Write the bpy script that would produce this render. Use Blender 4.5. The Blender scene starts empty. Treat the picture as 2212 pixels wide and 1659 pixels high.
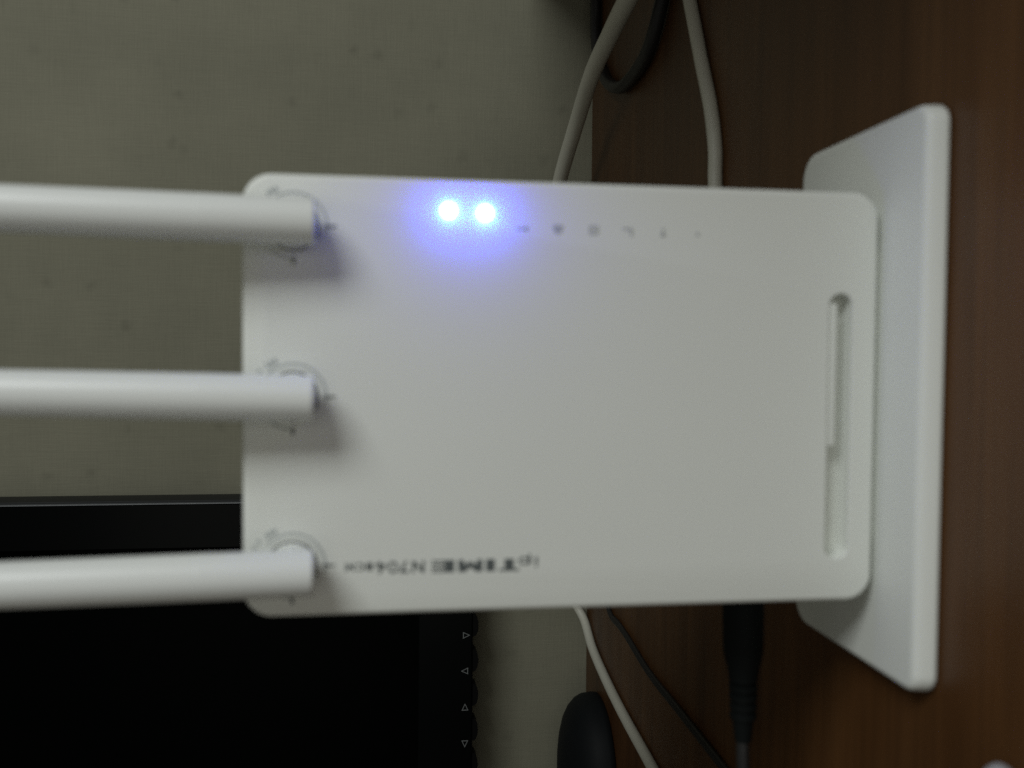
import bpy, bmesh, math, random
from mathutils import Vector, Matrix

random.seed(7)
S = 0.001                      # everything below is written in millimetres
scene = bpy.context.scene
C = scene.collection

# ------------------------------------------------------------------ camera
cam_data = bpy.data.cameras.new('camera')
cam = bpy.data.objects.new('camera', cam_data)
C.objects.link(cam)
ax = Vector((0.00813, -0.13448, -0.99088)).normalized()
az = Vector((0.03617, -0.99023, 0.13468)).normalized()
ay = az.cross(ax).normalized()
ax = ay.cross(az).normalized()
M = Matrix((ax, ay, az)).transposed().to_4x4()
M.translation = Vector((12.063, -236.913, 139.043)) * S
cam.matrix_world = M
cam_data.sensor_width = 36.0
cam_data.sensor_fit = 'HORIZONTAL'
cam_data.lens = 36.0 * 2023.08 / 2212.0
cam_data.clip_start = 0.005
cam_data.clip_end = 50.0
cam_data.dof.use_dof = True
cam_data.dof.focus_distance = 0.56
cam_data.dof.aperture_fstop = 10.0
scene.camera = cam
scene.cycles.use_denoising = False
scene.cycles.sample_clamp_indirect = 2.0

# ------------------------------------------------------------------ world, lamps, exposure
world = bpy.data.worlds.new('World')
scene.world = world
world.use_nodes = True
bg = world.node_tree.nodes['Background']
bg.inputs['Color'].default_value = (1.0, 0.98, 0.88, 1)
bg.inputs['Strength'].default_value = 0.095

win = bpy.data.lights.new('window_light', 'AREA')
win.shape = 'RECTANGLE'
win.size = 0.42
win.size_y = 0.55
win.energy = 8.5
win.color = (0.955, 0.99, 0.985)
wo = bpy.data.objects.new('window_light', win)
C.objects.link(wo)
wo.location = (0.80, -0.74, 0.70)
wo.rotation_euler = (Vector((-0.05, 0.05, 0.12)) - wo.location).to_track_quat('-Z', 'Y').to_euler()

fill_data = bpy.data.lights.new('fill_light', 'AREA')      # added soft fill from behind the camera, lifts fronts and shadows
fill_data.shape = 'RECTANGLE'
fill_data.size = 1.1
fill_data.size_y = 0.8
fill_data.energy = 1.8
fill_data.color = (1.0, 0.985, 0.90)
ro = bpy.data.objects.new('fill_light', fill_data)
C.objects.link(ro)
ro.location = (-0.10, -1.35, 0.34)
ro.rotation_euler = (Vector((0, 0, 0.10)) - ro.location).to_track_quat('-Z', 'Y').to_euler()

scene.view_settings.view_transform = 'Standard'
scene.view_settings.look = 'None'
scene.view_settings.exposure = 0.0
scene.view_settings.gamma = 1.0
scene.view_settings.use_curve_mapping = False

# ------------------------------------------------------------------ materials
def mat(name, col, rough=0.5, spec=0.5, noise=None, bump=None, sss=0.0, metal=0.0):
    m = bpy.data.materials.new(name)
    m.use_nodes = True
    nt = m.node_tree
    b = nt.nodes['Principled BSDF']
    b.inputs['Base Color'].default_value = (*col, 1)
    b.inputs['Roughness'].default_value = rough
    b.inputs['Specular IOR Level'].default_value = spec
    b.inputs['Metallic'].default_value = metal
    if sss:
        b.inputs['Subsurface Weight'].default_value = sss
        b.inputs['Subsurface Radius'].default_value = (0.002, 0.002, 0.003)
    tc = nt.nodes.new('ShaderNodeTexCoord')
    if noise:
        sc_, amt = noise
        n = nt.nodes.new('ShaderNodeTexNoise')
        n.inputs['Scale'].default_value = sc_
        n.inputs['Detail'].default_value = 5
        nt.links.new(tc.outputs['Object'], n.inputs['Vector'])
        mx = nt.nodes.new('ShaderNodeMix')
        mx.data_type = 'RGBA'
        mx.inputs['A'].default_value = (*[c * (1 - amt) for c in col], 1)
        mx.inputs['B'].default_value = (*[min(1, c * (1 + amt)) for c in col], 1)
        nt.links.new(n.outputs['Fac'], mx.inputs['Factor'])
        nt.links.new(mx.outputs['Result'], b.inputs['Base Color'])
    if bump:
        sc_, st, dist = bump
        n = nt.nodes.new('ShaderNodeTexNoise')
        n.inputs['Scale'].default_value = sc_
        n.inputs['Detail'].default_value = 3
        nt.links.new(tc.outputs['Object'], n.inputs['Vector'])
        bp = nt.nodes.new('ShaderNodeBump')
        bp.inputs['Strength'].default_value = st
        bp.inputs['Distance'].default_value = dist
        nt.links.new(n.outputs['Fac'], bp.inputs['Height'])
        nt.links.new(bp.outputs['Normal'], b.inputs['Normal'])
    return m

white = mat('white_plastic', (0.735, 0.757, 0.712), 0.45, 0.4, noise=(25, 0.015), bump=(2600, 0.12, 0.0001))
white_ant = mat('white_antenna_plastic', (0.755, 0.78, 0.758), 0.36, 0.5, noise=(40, 0.012))
grey_print = mat('grey_print', (0.09, 0.105, 0.105), 0.6)
pale_print = mat('pale_grey_print', (0.36, 0.39, 0.385), 0.6)
faint_print = mat('faint_grey_print', (0.42, 0.44, 0.44), 0.6)
cable_white = mat('white_cable_jacket', (0.50, 0.495, 0.42), 0.5, noise=(60, 0.07))
cable_black = mat('black_cable_jacket', (0.012, 0.012, 0.012), 0.5, noise=(90, 0.2))
plug_black = mat('black_rubber', (0.0035, 0.005, 0.005), 0.7, 0.15, noise=(200, 0.15))
mon_black = mat('black_monitor_plastic', (0.004, 0.005, 0.005), 0.4, 0.25, noise=(80, 0.1), bump=(1500, 0.1, 0.0001))
mon_side = mat('dark_grey_monitor_plastic', (0.014, 0.015, 0.015), 0.6, 0.25, noise=(80, 0.1))
mon_gloss = mat('glossy_black_panel', (0.0015, 0.002, 0.002), 0.22, 0.06)
screen_m = mat('dark_screen', (0.0008, 0.0011, 0.001), 0.35, 0.02)
foot_m = mat('dark_stand_plastic', (0.005, 0.0065, 0.0075), 0.65, 0.2, noise=(120, 0.1))
mark_m = mat('light_grey_mark', (0.13, 0.14, 0.14), 0.6)
highlight_m = mat('bezel_highlight_grey', (0.16, 0.17, 0.18), 0.25)  # lighter grey, paints the highlight along the bezel's side
button_m = mat('matte_black_button', (0.002, 0.002, 0.002), 0.6, 0.1)
pale_m = mat('pale_grey_plastic', (0.30, 0.30, 0.32), 0.5, noise=(90, 0.05))

led_m = bpy.data.materials.new('lit_blue_led')
led_m.use_nodes = True
_nt = led_m.node_tree
_nt.nodes.clear()
_o = _nt.nodes.new('ShaderNodeOutputMaterial')
_e = _nt.nodes.new('ShaderNodeEmission')
_e.inputs['Color'].default_value = (0.12, 0.42, 1.0, 1)
_e.inputs['Strength'].default_value = 30.0
_nt.links.new(_e.outputs[0], _o.inputs['Surface'])

# wallpaper: grey-green, fine woven relief, sparse darker flecks
def wall_material():
    m = bpy.data.materials.new('wallpaper')
    m.use_nodes = True
    nt = m.node_tree; L = nt.links.new
    b = nt.nodes['Principled BSDF']
    b.inputs['Roughness'].default_value = 0.85
    b.inputs['Specular IOR Level'].default_value = 0.2
    tc = nt.nodes.new('ShaderNodeTexCoord')
    big = nt.nodes.new('ShaderNodeTexNoise'); big.inputs['Scale'].default_value = 14; big.inputs['Detail'].default_value = 4
    L(tc.outputs['Object'], big.inputs['Vector'])
    r = nt.nodes.new('ShaderNodeValToRGB')
    r.color_ramp.elements[0].position = 0.3; r.color_ramp.elements[0].color = (0.190, 0.186, 0.138, 1)
    r.color_ramp.elements[1].position = 0.7; r.color_ramp.elements[1].color = (0.222, 0.216, 0.160, 1)
    L(big.outputs['Fac'], r.inputs['Fac'])
    # fine threads, two directions
    mp = nt.nodes.new('ShaderNodeMapping'); mp.inputs['Scale'].default_value = (1, 1, 18)
    mp2 = nt.nodes.new('ShaderNodeMapping'); mp2.inputs['Scale'].default_value = (18, 1, 1)
    L(tc.outputs['Object'], mp.inputs['Vector']); L(tc.outputs['Object'], mp2.inputs['Vector'])
    t1 = nt.nodes.new('ShaderNodeTexNoise'); t1.inputs['Scale'].default_value = 60; t1.inputs['Detail'].default_value = 3
    t2 = nt.nodes.new('ShaderNodeTexNoise'); t2.inputs['Scale'].default_value = 60; t2.inputs['Detail'].default_value = 3
    L(mp.outputs[0], t1.inputs['Vector']); L(mp2.outputs[0], t2.inputs['Vector'])
    ad = nt.nodes.new('ShaderNodeMath'); ad.operation = 'ADD'
    L(t1.outputs['Fac'], ad.inputs[0]); L(t2.outputs['Fac'], ad.inputs[1])
    mr = nt.nodes.new('ShaderNodeMapRange')
    mr.inputs['From Min'].default_value = 0.6; mr.inputs['From Max'].default_value = 1.4
    mr.inputs['To Min'].default_value = 0.945; mr.inputs['To Max'].default_value = 1.055
    L(ad.outputs[0], mr.inputs['Value'])
    # flecks
    dn = nt.nodes.new('ShaderNodeTexNoise'); dn.inputs['Scale'].default_value = 120; dn.inputs['Detail'].default_value = 3
    L(tc.outputs['Object'], dn.inputs['Vector'])
    off = nt.nodes.new('ShaderNodeVectorMath'); off.operation = 'MULTIPLY_ADD'
    off.inputs[1].default_value = (0.008, 0.0, 0.008)
    L(dn.outputs['Color'], off.inputs[0]); L(tc.outputs['Object'], off.inputs[2])
    vo = nt.nodes.new('ShaderNodeTexVoronoi'); vo.voronoi_dimensions = '2D'
    sep = nt.nodes.new('ShaderNodeSeparateXYZ'); cmb = nt.nodes.new('ShaderNodeCombineXYZ')
    L(off.outputs[0], sep.inputs[0]); L(sep.outputs['X'], cmb.inputs['X']); L(sep.outputs['Z'], cmb.inputs['Y'])
    vo.inputs['Scale'].default_value = 33
    L(cmb.outputs[0], vo.inputs['Vector'])
    cr = nt.nodes.new('ShaderNodeMapRange')
    cr.inputs['From Min'].default_value = 0.02; cr.inputs['From Max'].default_value = 0.17
    cr.inputs['To Min'].default_value = 1.0; cr.inputs['To Max'].default_value = 0.0
    L(vo.outputs['Distance'], cr.inputs['Value'])
    sc2 = nt.nodes.new('ShaderNodeSeparateColor'); L(vo.outputs['Color'], sc2.inputs[0])
    pick = nt.nodes.new('ShaderNodeMapRange')
    pick.inputs['From Min'].default_value = 0.45; pick.inputs['From Max'].default_value = 1.0
    pick.inputs['To Min'].default_value = 0.0; pick.inputs['To Max'].default_value = 0.18
    L(sc2.outputs['Red'], pick.inputs['Value'])
    ml = nt.nodes.new('ShaderNodeMath'); ml.operation = 'MULTIPLY'
    L(cr.outputs[0], ml.inputs[0]); L(pick.outputs[0], ml.inputs[1])
    inv = nt.nodes.new('ShaderNodeMath'); inv.operation = 'SUBTRACT'; inv.inputs[0].default_value = 1.0
    L(ml.outputs[0], inv.inputs[1])
    tot = nt.nodes.new('ShaderNodeMath'); tot.operation = 'MULTIPLY'
    L(inv.outputs[0], tot.inputs[0]); L(mr.outputs[0], tot.inputs[1])
    vm = nt.nodes.new('ShaderNodeVectorMath'); vm.operation = 'SCALE'
    L(r.outputs['Color'], vm.inputs[0]); L(tot.outputs[0], vm.inputs['Scale'])
    L(vm.outputs[0], b.inputs['Base Color'])
    bp = nt.nodes.new('ShaderNodeBump'); bp.inputs['Strength'].default_value = 0.25; bp.inputs['Distance'].default_value = 0.0006
    L(ad.outputs[0], bp.inputs['Height']); L(bp.outputs[0], b.inputs['Normal'])
    return m

# dark walnut-toned desk, grain along X
def desk_material():
    m = bpy.data.materials.new('dark_wood')
    m.use_nodes = True
    nt = m.node_tree; L = nt.links.new
    b = nt.nodes['Principled BSDF']
    b.inputs['Roughness'].default_value = 0.46
    b.inputs['Specular IOR Level'].default_value = 0.35
    tc = nt.nodes.new('ShaderNodeTexCoord')
    def grain(scale, sx, detail, dist=0.0):
        mp = nt.nodes.new('ShaderNodeMapping'); mp.inputs['Scale'].default_value = (sx, 1, 1)
        L(tc.outputs['Object'], mp.inputs['Vector'])
        n = nt.nodes.new('ShaderNodeTexNoise'); n.inputs['Scale'].default_value = scale
        n.inputs['Detail'].default_value = detail; n.inputs['Distortion'].default_value = dist
        L(mp.outputs[0], n.inputs['Vector'])
        return n
    g1 = grain(55, 0.05, 6, 0.3)
    g2 = grain(420, 0.03, 3)
    g3 = grain(9, 0.4, 2)
    r = nt.nodes.new('ShaderNodeValToRGB')
    r.color_ramp.elements[0].position = 0.30; r.color_ramp.elements[0].color = (0.065, 0.026, 0.0070, 1)
    r.color_ramp.elements[1].position = 0.72; r.color_ramp.elements[1].color = (0.104, 0.046, 0.0145, 1)
    L(g1.outputs['Fac'], r.inputs['Fac'])
    mr = nt.nodes.new('ShaderNodeMapRange')
    mr.inputs['From Min'].default_value = 0.3; mr.inputs['From Max'].default_value = 0.7
    mr.inputs['To Min'].default_value = 0.80; mr.inputs['To Max'].default_value = 1.16
    L(g2.outputs['Fac'], mr.inputs['Value'])
    mr3 = nt.nodes.new('ShaderNodeMapRange')
    mr3.inputs['From Min'].default_value = 0.3; mr3.inputs['From Max'].default_value = 0.7
    mr3.inputs['To Min'].default_value = 0.85; mr3.inputs['To Max'].default_value = 1.15
    L(g3.outputs['Fac'], mr3.inputs['Value'])
    mu = nt.nodes.new('ShaderNodeMath'); mu.operation = 'MULTIPLY'
    L(mr.outputs[0], mu.inputs[0]); L(mr3.outputs[0], mu.inputs[1])
    vm = nt.nodes.new('ShaderNodeVectorMath'); vm.operation = 'SCALE'
    L(r.outputs['Color'], vm.inputs[0]); L(mu.outputs[0], vm.inputs['Scale'])
    L(vm.outputs[0], b.inputs['Base Color'])
    bp = nt.nodes.new('ShaderNodeBump'); bp.inputs['Strength'].default_value = 0.15; bp.inputs['Distance'].default_value = 0.0003
    L(g2.outputs['Fac'], bp.inputs['Height']); L(bp.outputs[0], b.inputs['Normal'])
    return m

# ------------------------------------------------------------------ mesh helpers (millimetres in, metres out)
def finish(name, verts, faces, material, parent=None, origin=(0, 0, 0), smooth=True, angle=40):
    me = bpy.data.meshes.new(name)
    o3 = Vector(origin)
    me.from_pydata([tuple((Vector(v) - o3) * S) for v in verts], [], faces)
    bm = bmesh.new(); bm.from_mesh(me)
    bmesh.ops.recalc_face_normals(bm, faces=bm.faces)
    bm.to_mesh(me); bm.free()
    return link(name, me, material, parent, origin, smooth, angle)

def link(name, me, material, parent=None, origin=(0, 0, 0), smooth=True, angle=40):
    if smooth:
        for p in me.polygons: p.use_smooth = True
        me.set_sharp_from_angle(angle=math.radians(angle))
    if material:
        me.materials.clear(); me.materials.append(material)
    ob = bpy.data.objects.new(name, me)
    C.objects.link(ob)
    if parent is not None:
        ob.parent = parent
        pw = Vector((0, 0, 0)); p = parent
        while p is not None:
            pw += Vector(p.location); p = p.parent
        ob.location = Vector(origin) * S - pw
    else:
        ob.location = Vector(origin) * S
    return ob

def empty(name, loc, label, cat):
    e = bpy.data.objects.new(name, None)
    e.empty_display_size = 0.02
    C.objects.link(e)
    e.location = Vector(loc) * S
    e['label'] = label; e['category'] = cat
    return e

def rrect(x0, x1, y0, y1, r, inset=0.0, seg=10):
    """rounded rectangle; r may be one radius or four (x1y1, x0y1, x0y0, x1y0)"""
    rs = [r] * 4 if not isinstance(r, (list, tuple)) else list(r)
    x0 += inset; x1 -= inset; y0 += inset; y1 -= inset
    rs = [max(0.02, q - inset) for q in rs]
    cs = [(x1 - rs[0], y1 - rs[0], 0, rs[0]), (x0 + rs[1], y1 - rs[1], 90, rs[1]),
          (x0 + rs[2], y0 + rs[2], 180, rs[2]), (x1 - rs[3], y0 + rs[3], 270, rs[3])]
    out = []
    for cx, cy, a, q in cs:
        for i in range(seg + 1):
            t = math.radians(a + 90 * i / seg)
            out.append((cx + q * math.cos(t), cy + q * math.sin(t)))
    return out

def layers(loops):
    """closed loops of equal length -> verts, faces with capped ends"""
    n = len(loops[0]); V = []; F = []
    for l in loops: V += l
    for k in range(len(loops) - 1):
        for i in range(n):
            j = (i + 1) % n
            F.append((k * n + i, k * n + j, (k + 1) * n + j, (k + 1) * n + i))
    F.append(tuple(range(n - 1, -1, -1)))
    F.append(tuple(range((len(loops) - 1) * n, len(loops) * n)))
    return V, F

def bevel_profile(t0, t1, b, n=4):
    """(depth, inset) pairs of a slab from t0 to t1 with rounded edges of radius b"""
    out = []
    for i in range(n + 1):
        a = math.radians(90 * i / n)
        out.append((t0 + b * (1 - math.sin(a)), b * (1 - math.cos(a))) )
    lo = sorted(out, key=lambda q: q[0])
    hi = [(t1 - (q[0] - t0), q[1]) for q in reversed(lo)]
    return lo + hi

def slab_y(x0, x1, z0, z1, y0, y1, r, b, seg=10):
    """upright slab facing -Y"""
    L = [[(p[0], d, p[1]) for p in rrect(x0, x1, z0, z1, r, ins, seg)] for d, ins in bevel_profile(y0, y1, b)]
    return layers(L)

def slab_z(x0, x1, y0, y1, z0, z1, r, b, seg=10):
    L = [[(p[0], p[1], d) for p in rrect(x0, x1, y0, y1, r, ins, seg)] for d, ins in bevel_profile(z0, z1, b)]
    return layers(L)

def cyl(p0, p1, prof, seg=40):
    """lathe along p0->p1, prof = list of (t mm along, radius)"""
    p0 = Vector(p0); d = (Vector(p1) - p0).normalized()
    u = d.orthogonal().normalized(); w = d.cross(u)
    L = [[tuple(p0 + d * t + (u * math.cos(2 * math.pi * i / seg) + w * math.sin(2 * math.pi * i / seg)) * r)
          for i in range(seg)] for t, r in prof]
    return layers(L)

def spline(pts, per=14):
    P = [Vector(p) for p in pts]
    P = [P[0] * 2 - P[1]] + P + [P[-1] * 2 - P[-2]]
    out = []
    for i in range(1, len(P) - 2):
        a, b, c, d = P[i - 1], P[i], P[i + 1], P[i + 2]
        for k in range(per):
            t = k / per
            out.append(0.5 * ((2 * b) + (c - a) * t + (2 * a - 5 * b + 4 * c - d) * t * t + (3 * b - a - 3 * c + d) * t ** 3))
    out.append(P[-2])
    return out

def tube(pts, r, seg=16, per=14, wob=0.0):
    P = spline(pts, per)
    L = []; u = None
    for i, p in enumerate(P):
        d = (P[min(i + 1, len(P) - 1)] - P[max(i - 1, 0)]).normalized()
        if u is None: u = d.orthogonal().normalized()
        u = (u - d * u.dot(d)).normalized(); w = d.cross(u)
        rr = r * (1 + wob * math.sin(i * 0.9))
        L.append([tuple(p + (u * math.cos(2 * math.pi * k / seg) + w * math.sin(2 * math.pi * k / seg)) * rr) for k in range(seg)])
    return layers(L)

def prism_y(poly, y0, y1):
    """flat print or small plate: 2D outline in (x, z), from y0 to y1"""
    n = len(poly)
    V = [(p[0], y0, p[1]) for p in poly] + [(p[0], y1, p[1]) for p in poly]
    F = [tuple(range(n)), tuple(range(2 * n - 1, n - 1, -1))]
    F += [(i, i + n, (i + 1) % n + n, (i + 1) % n) for i in range(n)]
    return V, F

def join(parts):
    V = []; F = []
    for v, f in parts:
        o = len(V); V += list(v); F += [tuple(i + o for i in q) for q in f]
    return V, F

def struct(o):
    o['kind'] = 'structure'
    return o

# ------------------------------------------------------------------ setting: desk top and wall
V, F = slab_z(-900, 900, -420, 393, -26, 0, 3, 1.2, 4)
desk = struct(finish('desk', V, F, desk_material()))
desk['label'] = 'dark brown wood-grain desk top'
outl = [(-200, 0), (393, 0), (393, 45), (250, 96), (80, 185), (-40, 225), (-188, 225), (-200, 213)]  # added board out of view, outline shaped to shade right-hand desk and wall
n_ = len(outl)
V = [(266, p[0], p[1]) for p in outl] + [(284, p[0], p[1]) for p in outl]
F = [tuple(range(n_)), tuple(range(2 * n_ - 1, n_ - 1, -1))] + [(i, (i + 1) % n_, (i + 1) % n_ + n_, i + n_) for i in range(n_)]
finish('shade_panel', V, F, desk.data.materials[0], desk, (275, 110, 0))
V, F = slab_y(-1100, 1100, -500, 1100, 393.9, 420, 2, 0.5, 3)
wall = struct(finish('wall', V, F, wall_material()))
wall['label'] = 'grey-green wallpapered wall with small dark flecks'

# ------------------------------------------------------------------ the router
router = empty('wifi_router', (0, 10, 0), 'white upright router with three antennas and two lit blue lights on its stand', 'router')
W2, Z0, Z1 = 55.0, 7.7, 173.8
PIV = [(42.3, 161.4), (0.1, 161.6), (-42.2, 161.8)]

# stand plate
V, F = slab_z(-74.5, 74.5, -18.7, 51.4, 0.4, 6.2, [8.5, 8.5, 5.0, 5.0], 1.5, 12)
V = [(v[0], v[1] - (6.2 - v[2]) * 0.3 if v[1] < -8 else v[1], v[2]) for v in V]      # raked front edge
stand = finish('stand', V, F, white, router, (0, 10, 0))
V, F = slab_z(-42, 42, 3.0, 33, 6.0, 12.0, 4, 0.8, 6)
finish('cradle', V, F, white, stand, (0, 18, 6))

# rear shell
V, F = slab_y(-W2 + 3.5, W2 - 3.5, Z0 + 3.0, Z1 - 3.0, 8.2, 34.0, 6.0, 3.0, 8)
finish('rear_shell', V, F, white, router, (0, 20, 90))

# front panel with the groove and the three pivot wells cut out
V, F = slab_y(-W2, W2, Z0, Z1, 0.0, 8.0, 7.2, 1.3, 12)
panel = finish('front_panel', V, F, white, router, (0, 0, 90))
cutters = []
def cutter(v, f):
    c = finish('cutter', v, f, None)
    cutters.append(c)
SX0, SX1, SZ0, SZ1 = -43.4, 27.8, 14.9, 21.4
prof = [(-1.0, -0.35), (-0.05, -0.30), (0.3, 0.0), (6.2, 0.0), (6.4, 0.1)]
cutter(*layers([[(p[0], d, p[1]) for p in rrect(SX0, SX1, SZ0, SZ1, 3.2, ins, 10)] for d, ins in prof]))
for px, pz in PIV:
    cutter(*cyl((px, -1, pz), (px, 5, pz), [(0, 6.45), (4.0, 6.45)], 48))
for c in cutters:
    md = panel.modifiers.new('cut', 'BOOLEAN')
    md.operation = 'DIFFERENCE'; md.solver = 'EXACT'; md.object = c
bpy.context.view_layer.update()
dg = bpy.context.evaluated_depsgraph_get()
me = bpy.data.meshes.new_from_object(panel.evaluated_get(dg))
panel.modifiers.clear()
panel.data = me
for p in me.polygons: p.use_smooth = True
me.set_sharp_from_angle(angle=math.radians(32))
me.materials.clear(); me.materials.append(white)
for c in cutters:
    bpy.data.objects.remove(c, do_unlink=True)

# ledge inside the groove
V, F = slab_y(-13.2, 25.4, 18.7, 22.4, 0.85, 6.9, [0.6, 0.6, 0.9, 0.9], 0.45, 5)
finish('groove_ledge', V, F, white, panel, (6, 1, 20))

# antennas
AR = 5.6
def antenna(px, pz, lean, tilt):
    lean = math.radians(lean); tilt = math.radians(tilt)
    adir = Vector((math.sin(tilt), -math.sin(lean), math.cos(lean))).normalized()
    a0 = Vector((px, -8.0, pz)) - adir * 5.8
    hub = finish('antenna', *cyl(tuple(a0), tuple(a0 + adir), [(0, 4.9), (0.1, 5.25), (0.3, 5.45), (0.6, 5.57), (0.9, AR), (1.0, AR), (14, AR), (26.8, AR), (26.95, AR), (27.0, AR - 0.03)], 48), white_ant, router, (px, -8, pz))
    finish('shaft', *cyl(tuple(a0 + adir * 27.0), tuple(a0 + adir * 30), [(0, AR - 0.06), (0.1, AR - 0.03), (0.2, AR - 0.03), (14, AR - 0.1), (45, AR - 0.3), (128, AR - 0.75), (131, AR - 1.2), (132.5, AR - 2.4), (133, AR - 4)], 48), white_ant, hub, tuple(a0 + adir * 27))
    finish('pivot_disc', *cyl((px, 3.4, pz), (px, -3, pz), [(0, 5.85), (3.9, 5.85), (4.15, 5.6)], 44), white, hub, (px, 0, pz))
    finish('pivot_neck', *cyl((px, -0.6, pz), (px, -5, pz), [(0, 4.6), (1.6, 4.3), (6.0, 4.3)], 36), white_ant, hub, (px, -2, pz))
    return hub
for (px, pz), (lean, tilt) in zip(PIV, ((5.2, 0.35), (3.4, 1.25), (5.2, 0.25))):
    antenna(px, pz, lean, tilt)

# ---- print on the panel (thin ink layers)
INK0, INK1 = -0.09, 0.03
def ring(cx, cz, r0, r1, a0, a1, n=28):
    P = [(cx + r1 * math.cos(math.radians(a0 + (a1 - a0) * i / n)), cz + r1 * math.sin(math.radians(a0 + (a1 - a0) * i / n))) for i in range(n + 1)]
    Qs = [(cx + r0 * math.cos(math.radians(a0 + (a1 - a0) * i / n)), cz + r0 * math.sin(math.radians(a0 + (a1 - a0) * i / n))) for i in range(n + 1)]
    V = []; F = []
    for p, q in zip(P, Qs):
        V += [(p[0], INK0, p[1]), (q[0], INK0, q[1]), (p[0], INK1, p[1]), (q[0], INK1, q[1])]
    for i in range(n):
        a = 4 * i; b = a + 4
        F += [(a, b, b + 1, a + 1), (a + 2, a + 3, b + 3, b + 2), (a, a + 2, b + 2, b), (a + 1, b + 1, b + 3, a + 3)]
    F += [(0, 1, 3, 2), (4 * n, 4 * n + 2, 4 * n + 3, 4 * n + 1)]
    return V, F
def bar(x0, z0, x1, z1, w):
    d = Vector((x1 - x0, z1 - z0)).normalized(); nrm = Vector((-d.y, d.x)) * (w / 2)
    return prism_y([(x0 + nrm.x, z0 + nrm.y), (x1 + nrm.x, z1 + nrm.y), (x1 - nrm.x, z1 - nrm.y), (x0 - nrm.x, z0 - nrm.y)], INK0, INK1)
def rect(x0, x1, z0, z1):
    return prism_y([(x0, z0), (x1, z0), (x1, z1), (x0, z1)], INK0, INK1)
def poly(pts):
    return prism_y(pts, INK0, INK1)

for px, pz in PIV:
    finish('dial_ring', *ring(px, pz, 7.9, 8.35, -100, 48), pale_print, panel, (px, 0, pz), smooth=False)
    finish('dial_ring', *ring(px, pz, 7.9, 8.35, 132, 176), pale_print, panel, (px, 0, pz), smooth=False)
    finish('dial_tick', *bar(px, pz - 7.6, px, pz - 10.4, 0.55), grey_print, panel, (px, 0, pz), smooth=False)
    finish('dial_tick', *bar(px - 7.6, pz, px - 9.6, pz, 0.75), grey_print, panel, (px, 0, pz), smooth=False)
    def pol(r, a): return (px + r * math.cos(math.radians(a)), pz + r * math.sin(math.radians(a)))
    dashes = []
    for r, a, l, w in ((9.7, 26, 0.9, 1.25), (9.75, 32.5, 0.8, 1.2), (9.75, 38.5, 0.7, 1.3), (10.2, 52, 0.8, 0.8), (10.3, 62, 0.6, 0.8)):
        c = pol(r, a); t = (-math.sin(math.radians(a)), math.cos(math.radians(a)))
        dashes.append(bar(c[0] - t[0] * l / 2, c[1] - t[1] * l / 2, c[0] + t[0] * l / 2, c[1] + t[1] * l / 2, w))
    finish('dial_lettering', *join(dashes), pale_print, panel, (px, 0, pz), smooth=False)

# logo, reading upwards: s runs along +Z from the first letter, t runs along -X from the baseline
LZ, LX = 99.7, -41.55
def st(s0, s1, t0, t1): return rect(LX - t1, LX - t0, LZ + s0, LZ + s1)
def sp(pts): return poly([(LX - t, LZ + s) for s, t in pts])
def sring(sc, tc_, rs, rt, w, n=24):
    """oval letter stroke"""
    V = []; F = []
    for i in range(n):
        a = 2 * math.pi * i / n
        for k in (0, 1):
            q = (rs - w * k, rt - w * k)
            x, z = LX - (tc_ + q[1] * math.sin(a)), LZ + sc + q[0] * math.cos(a)
            V += [(x, INK0, z), (x, INK1, z)]
    for i in range(n):
        a = 4 * i; b = 4 * ((i + 1) % n)
        F += [(a, b, b + 2, a + 2), (a + 1, a + 3, b + 3, b + 1), (a, a + 1, b + 1, b), (a + 2, b + 2, b + 3, a + 3)]
    return V, F
letters = []
b0 = -0.35
letters.append(join([st(0.1, 0.75, b0, b0 + 1.75), st(0.1, 0.75, b0 + 2.1, b0 + 2.6)]))                       # i
letters.append(join([st(1.9, 2.5, b0 - 0.8, b0 + 1.9), sring(3.6, b0 + 0.95, 1.5, 1.05, 0.5)]))               # p
letters.append(join([st(4.9, 10.2, 2.55, 3.1), st(6.3, 8.7, 0.0, 2.55)]))                                      # T
letters.append(st(11.2, 13.5, 0.0, 3.1))                                                                       # I
letters.append(sp([(14.4, 0), (14.4, 3.1), (16.2, 3.1), (17.5, 1.9), (18.8, 3.1), (20.6, 3.1), (20.6, 0), (19.3, 0), (18.9, 1.2), (17.5, 0.35), (16.1, 1.2), (15.7, 0)]))  # M
letters.append(join([st(21.6, 24.1, 0, 3.1)] + [st(24.1, 27.4, t, t + 0.42) for t in (0.0, 0.9, 1.8, 2.68)]))  # E
letters.append(sp([(29.2, 0), (29.2, 3.0), (29.95, 3.0), (31.7, 1.0), (31.7, 3.0), (32.35, 3.0), (32.35, 0), (31.65, 0), (29.85, 2.0), (29.85, 0)]))  # N
letters.append(sp([(33.1, 3.0), (35.4, 3.0), (35.4, 2.5), (34.2, 0), (33.5, 0), (34.6, 2.4), (33.1, 2.4)]))    # 7
letters.append(sring(37.1, 1.5, 1.3, 1.55, 0.58))                                                              # 0
letters.append(join([sp([(38.9, 0.6), (38.9, 1.1), (40.4, 3.1), (41.0, 3.1), (39.7, 1.1)]), st(38.95, 41.5, 0.58, 1.08), st(40.3, 40.95, -0.05, 2.0)]))  # 4
letters.append(join([st(42.2, 42.65, 0.2, 2.2)] + [sring(43.2, t, 0.85, 0.55, 0.4) for t in (0.72, 1.67)]))     # B
letters.append(ring(LX - 1.2, LZ + 45.4, 0.62, 1.05, 130, 410, 20))                                            # C
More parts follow.
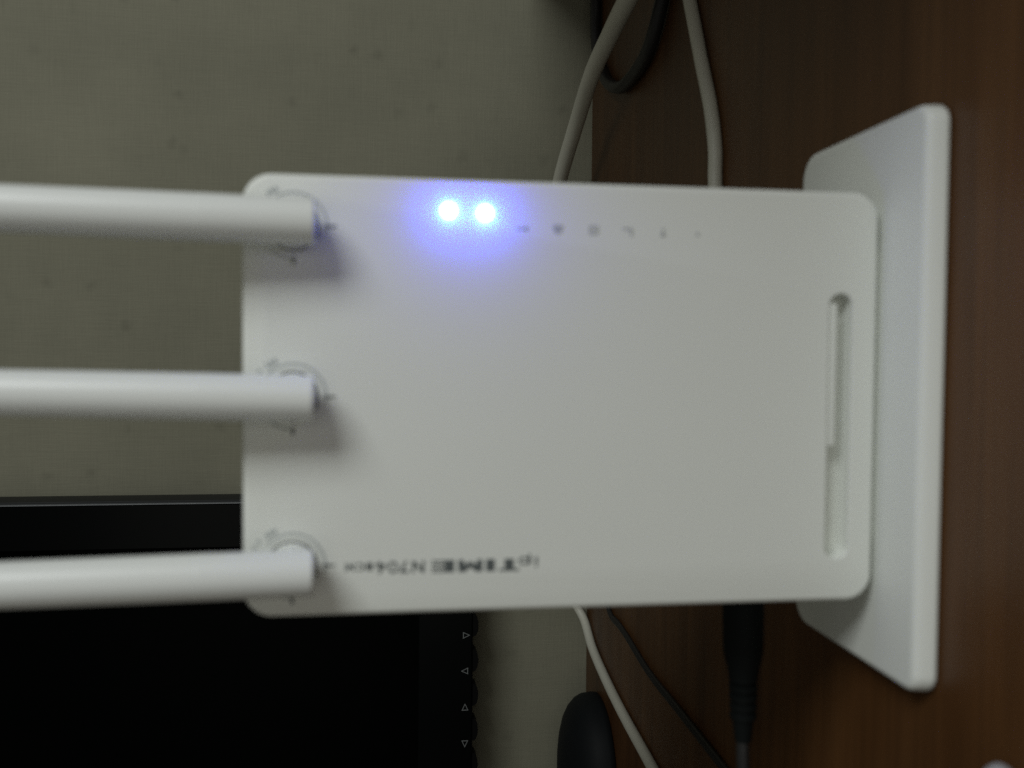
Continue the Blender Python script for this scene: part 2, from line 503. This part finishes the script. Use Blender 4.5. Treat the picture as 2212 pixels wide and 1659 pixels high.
letters.append(sp([(46.7, 0.2), (46.7, 2.2), (47.2, 2.2), (47.85, 1.1), (48.5, 2.2), (49.0, 2.2), (49.0, 0.2), (48.55, 0.2), (48.55, 1.3), (47.85, 0.4), (47.15, 1.3), (47.15, 0.2)]))  # M
for l in letters:
    finish('printed_letter', *l, grey_print, panel, (LX, 0, LZ + 20), smooth=False)

# indicator symbols below the two lit lights
icons = {
    104.6: [bar(42.9, 104.6 - 1.4, 42.9, 104.6 + 1.5, 0.5), rect(42.4, 43.5, 103.1, 103.7)],
    95.3: [prism_y([(44.1, 94.0), (44.1, 96.7), (42.6, 96.5), (41.6, 95.4), (42.6, 94.2)], INK0, INK1)],
    86.0: [rect(43.75, 44.2, 84.8, 87.2), rect(41.9, 42.35, 84.8, 87.2), rect(42.35, 43.75, 84.8, 85.3), rect(42.35, 43.75, 86.7, 87.2), rect(42.9, 43.2, 85.3, 86.7)],
    76.9: [rect(43.3, 43.85, 75.7, 78.3), rect(41.7, 43.3, 75.7, 76.4)],
    67.6: [rect(41.9, 44.0, 67.3, 67.9), rect(41.9, 42.3, 66.9, 68.3)],
    58.3: [rect(42.2, 43.1, 57.9, 58.7)],
}
for z, parts in icons.items():
    finish('indicator_symbol', *join(parts), faint_print, panel, (42.9, 0, z), smooth=False)

# the two lit blue lights: a domed lens, and the light it throws on the panel
for lx, lz in ((47.0, 123.2), (46.6, 114.0)):
    lens = finish('blue_light', *cyl((lx, 0.4, lz), (lx, -2, lz), [(0, 1.9), (0.5, 1.9), (0.9, 1.7), (1.3, 1.1), (1.45, 0.3)], 28), led_m, router, (lx, 0, lz))
    ld = bpy.data.lights.new('blue_light_glow', 'POINT')
    ld.energy = 0.0072
    ld.color = (0.05, 0.025, 1.0)
    ld.shadow_soft_size = 0.0012
    lo = bpy.data.objects.new('blue_light_glow', ld)
    C.objects.link(lo)
    lo.parent = router
    lo.location = Vector((lx, -6.2 - 10, lz)) * S
    l2 = bpy.data.lights.new('blue_light_core', 'POINT')
    l2.energy = 0.0008
    l2.color = (0.0, 0.55, 1.0)
    l2.shadow_soft_size = 0.0010
    l2o = bpy.data.objects.new('blue_light_core', l2)
    C.objects.link(l2o)
    l2o.parent = router
    l2o.location = Vector((lx, -3.0 - 10, lz)) * S

# ------------------------------------------------------------------ monitor
mon = empty('monitor', (-338, 330, 0), 'black switched-off monitor with small triangle marks above its bottom buttons', 'monitor')
V, F = slab_y(-600, -81.3, 82.6, 460, 354.4, 378, 3.0, 0.4, 6)
finish('housing', V, F, mon_side, mon, (-338, 366, 270))
# bezel frame in front of the housing, with its opening
def frame_y(xo0, xo1, zo0, zo1, xi0, xi1, zi0, zi1, y0, y1, ch=0.5):
    def q(x0, x1, z0, z1, y): return [(x0, y, z0), (x1, y, z0), (x1, y, z1), (x0, y, z1)]
    L = [q(xo0, xo1, zo0, zo1, y1), q(xo0, xo1, zo0, zo1, y0 + ch), q(xo0 + ch, xo1 - ch, zo0 + ch, zo1 - ch, y0),
         q(xi0 - ch, xi1 + ch, zi0 - ch, zi1 + ch, y0), q(xi0, xi1, zi0, zi1, y0 + ch), q(xi0, xi1, zi0, zi1, y1)]
    V = []; F = []
    for l in L: V += l
    for k in range(6):
        for i in range(4):
            j = (i + 1) % 4; k2 = (k + 1) % 6
            F.append((k * 4 + i, k * 4 + j, k2 * 4 + j, k2 * 4 + i))
    return V, F
V, F = frame_y(-594, -83.0, 83.5, 452, -568, -110, 117.3, 426, 349.6, 354.6)
finish('bezel', V, F, mon_gloss, mon, (-338, 352, 270), smooth=False)
V, F = slab_y(-82.95, -82.55, 88, 448, 349.5, 354.2, 0.1, 0.08, 2)  # added thin strip standing in for the highlight on the bezel chamfer
finish('bezel_highlight', V, F, highlight_m, mon, (-83, 352, 270))
V, F = slab_y(-569, -109, 116.3, 427, 352.8, 355.2, 0.5, 0.2, 2)
finish('screen', V, F, screen_m, mon, (-338, 354, 270))
for bx in (-163.3, -185.7, -208.1, -230.6, -253.1):
    prof = [(bx + 7.1 * math.cos(math.radians(a)), 82.9 - 3.6 * max(0.0, math.sin(math.radians(a))) ** 0.8) for a in range(0, 181, 10)]
    V, F = prism_y(prof, 351.0, 362.0)
    finish('button', V, F, button_m, mon, (bx, 355, 82), angle=50)
def tri(cx, cz, ang, s=2.3, w=0.42):
    out = [(cx + s * 1.15 * math.cos(math.radians(ang + k)) * (1.15 if k == 0 else 1), cz + s * 1.15 * math.sin(math.radians(ang + k)) * (1.15 if k == 0 else 1)) for k in (0, 125, 235)]
    inn = [(cx + (p[0] - cx) * 0.68, cz + (p[1] - cz) * 0.68) for p in out]
    V = [(p[0], 349.45, p[1]) for p in out + inn] + [(p[0], 349.7, p[1]) for p in out + inn]
    F = []
    for i in range(3):
        j = (i + 1) % 3
        F += [(i, j, 3 + j, 3 + i), (6 + i, 9 + i, 9 + j, 6 + j), (i, 6 + i, 6 + j, j), (3 + i, 3 + j, 9 + j, 9 + i)]
    return V, F
for tx, tz, ta in ((-169.0, 87.8, 270), (-191.9, 87.5, 90), (-215.8, 87.8, 0), (-238.2, 87.8, 180)):
    finish('triangle_mark', *tri(tx, tz, ta), mark_m, mon, (tx, 349.6, tz), smooth=False)
# domed foot and neck
foot_prof = [(0.3, 1.5), (1.0, 0.2), (4.0, 0.0), (9.5, 0.6), (13.5, 2.6), (17.5, 6.5), (20.8, 12.0), (23.6, 20.0), (26.0, 30.0), (27.2, 38.0), (27.5, 42.0)]
L_ = [[(p[0], p[1], z) for p in rrect(-466, -210, 300, 390, 44, ins, 14)] for z, ins in foot_prof]
V, F = layers(L_)
finish('stand_foot', V, F, foot_m, mon, (-338, 325, 0), angle=60)
V, F = slab_y(-370, -306, 20, 150, 378.4, 388, 4, 1.5, 6)
finish('stand_neck', V, F, foot_m, mon, (-338, 383, 80))

# ------------------------------------------------------------------ cables
def cable(name, pts, r, material, label, cat, wob=0.0):
    V, F = tube(pts, r, wob=wob)
    o = finish(name, V, F, material, None, pts[0], angle=70)
    o['label'] = label; o['category'] = cat
    return o

# thick pale cable rising off the desk, against the wall at its far end
cable('thick_cable', [(40, 372, 40), (75, 386, 30), (104, 386.5, 25), (123.7, 377.0, 24.8), (152.4, 335.0, 22.3), (169.0, 290.0, 22.9), (178.0, 250.0, 22.3), (183.2, 215.0, 22.3), (191.1, 170.0, 20.7)],
      4.8, cable_white, 'thick pale cable crossing in front of the wallpaper above the lit router lights', 'cable')
# pale cable lying on the desk, right of the router
cable('network_cable', [(225, 214, 3.1), (195, 192, 3.1), (170.8, 177.8, 3.1), (138.8, 160.7, 3.1), (115.6, 147.9, 3.1), (96.8, 141.4, 3.1), (80.3, 140.1, 3.1), (55, 132, 3.3), (30, 105, 12), (24, 70, 26), (24, 36, 30)],
      3.0, cable_white, 'pale network cable lying on the desk, running behind the router near its stand', 'cable')
# black loop
cable('black_cable', [(252, 369, 4), (239.7, 367.3, 4), (221.6, 366.3, 4), (201.4, 358.6, 4), (179, 334.6, 4), (166.5, 305, 4), (163.5, 278.7, 4), (168, 241.8, 4), (185.4, 218, 4), (215, 195, 4), (260, 180, 4)],
      3.7, cable_black, 'thick black cable bent in a loop on the desk beside the wall', 'cable')
# pale cable, monitor side
cable('network_cable', [(-40, 383, 30), (-90, 389, 22), (-135, 389.8, 14), (-158, 389.6, 10), (-171.4, 381.8, 4.0), (-183.4, 359.6, 3.1), (-191, 320.3, 3.1), (-196.3, 275, 3.1), (-200.3, 219.1, 3.1), (-206, 160, 3.1), (-218, 90, 3.1)],
      2.95, cable_white, 'pale cable slanting across the desk between monitor foot and thin black wire', 'cable')
# thin twin-core black wire
wire_pts = [(-96, 336, 2), (-125, 339, 2), (-141, 333, 2), (-149.6, 318, 2), (-149.8, 300, 2), (-151, 281.1, 2), (-156.3, 233.2, 2), (-156.9, 185.9, 2), (-157.8, 124.4, 2), (-158, 70, 2)]
wire = empty('thin_wire', wire_pts[4], 'thin black twin-core wire lying on the desk beside the pale cable', 'wire')
for dx in (-0.95, 0.95):
    V, F = tube([(p[0] + dx, p[1] + dx * 0.35, p[2] - 0.7) for p in wire_pts], 1.15, 12)
    finish('wire_core', V, F, cable_black, wire, wire_pts[4], angle=70)

# power lead plugged into the router's side
pl = empty('power_lead', (-80, 35, 30), 'black power lead with ribbed plug at the side of the router', 'power cable')
V, F = cyl((-51.8, 35, 30.3), (-116, 35, 29.2), [(0, 3.0), (6, 3.0), (6.2, 5.6), (6.9, 6.3), (24, 6.2), (28, 6.0), (33, 4.9), (35, 4.6)], 32)
plug = finish('plug', V, F, plug_black, pl, (-70, 35, 30))
prof = []
t = 34.6
for k in range(5):
    prof += [(t, 3.3), (t + 0.5, 4.55 - 0.12 * k), (t + 1.9, 4.5 - 0.12 * k), (t + 2.3, 3.3)]
    t += 3.0
prof += [(t, 3.2), (t + 6, 2.5)]
V, F = cyl((-51.8, 35, 30.3), (-116, 35, 29.2), prof, 28)
finish('strain_relief', V, F, plug_black, plug, (-90, 35, 30))
V, F = tube([(-101, 35, 29.5), (-116, 35, 29.1), (-140, 37, 26), (-165, 42, 14), (-190, 46, 3), (-230, 48, 2.2)], 2.05, 16)
finish('cord', V, F, cable_black, pl, (-116, 35, 29), angle=70)

# pale rounded plastic end at the near edge of the view
tip = empty('white_stylus', (-110, -52, 0), 'pale rounded tip of a small plastic thing on the near desk', 'stylus')
V, F = cyl((-78.4, -49.4, 4.3), (-142.2, -60.4, 4.3), [(0, 0.6), (0.5, 1.7), (1.3, 2.7), (2.6, 3.6), (4.4, 4.1), (7, 4.3), (40, 4.3)], 28)
finish('barrel', V, F, pale_m, tip, (-100, -52, 4))
V, F = cyl((-115.9, -55.9, 4.3), (-140, -60.1, 4.3), [(0, 3.9), (0.3, 4.1), (18, 4.1), (20, 3.2)], 28)
finish('end_cap', V, F, pale_m, tip, (-125, -57, 4))
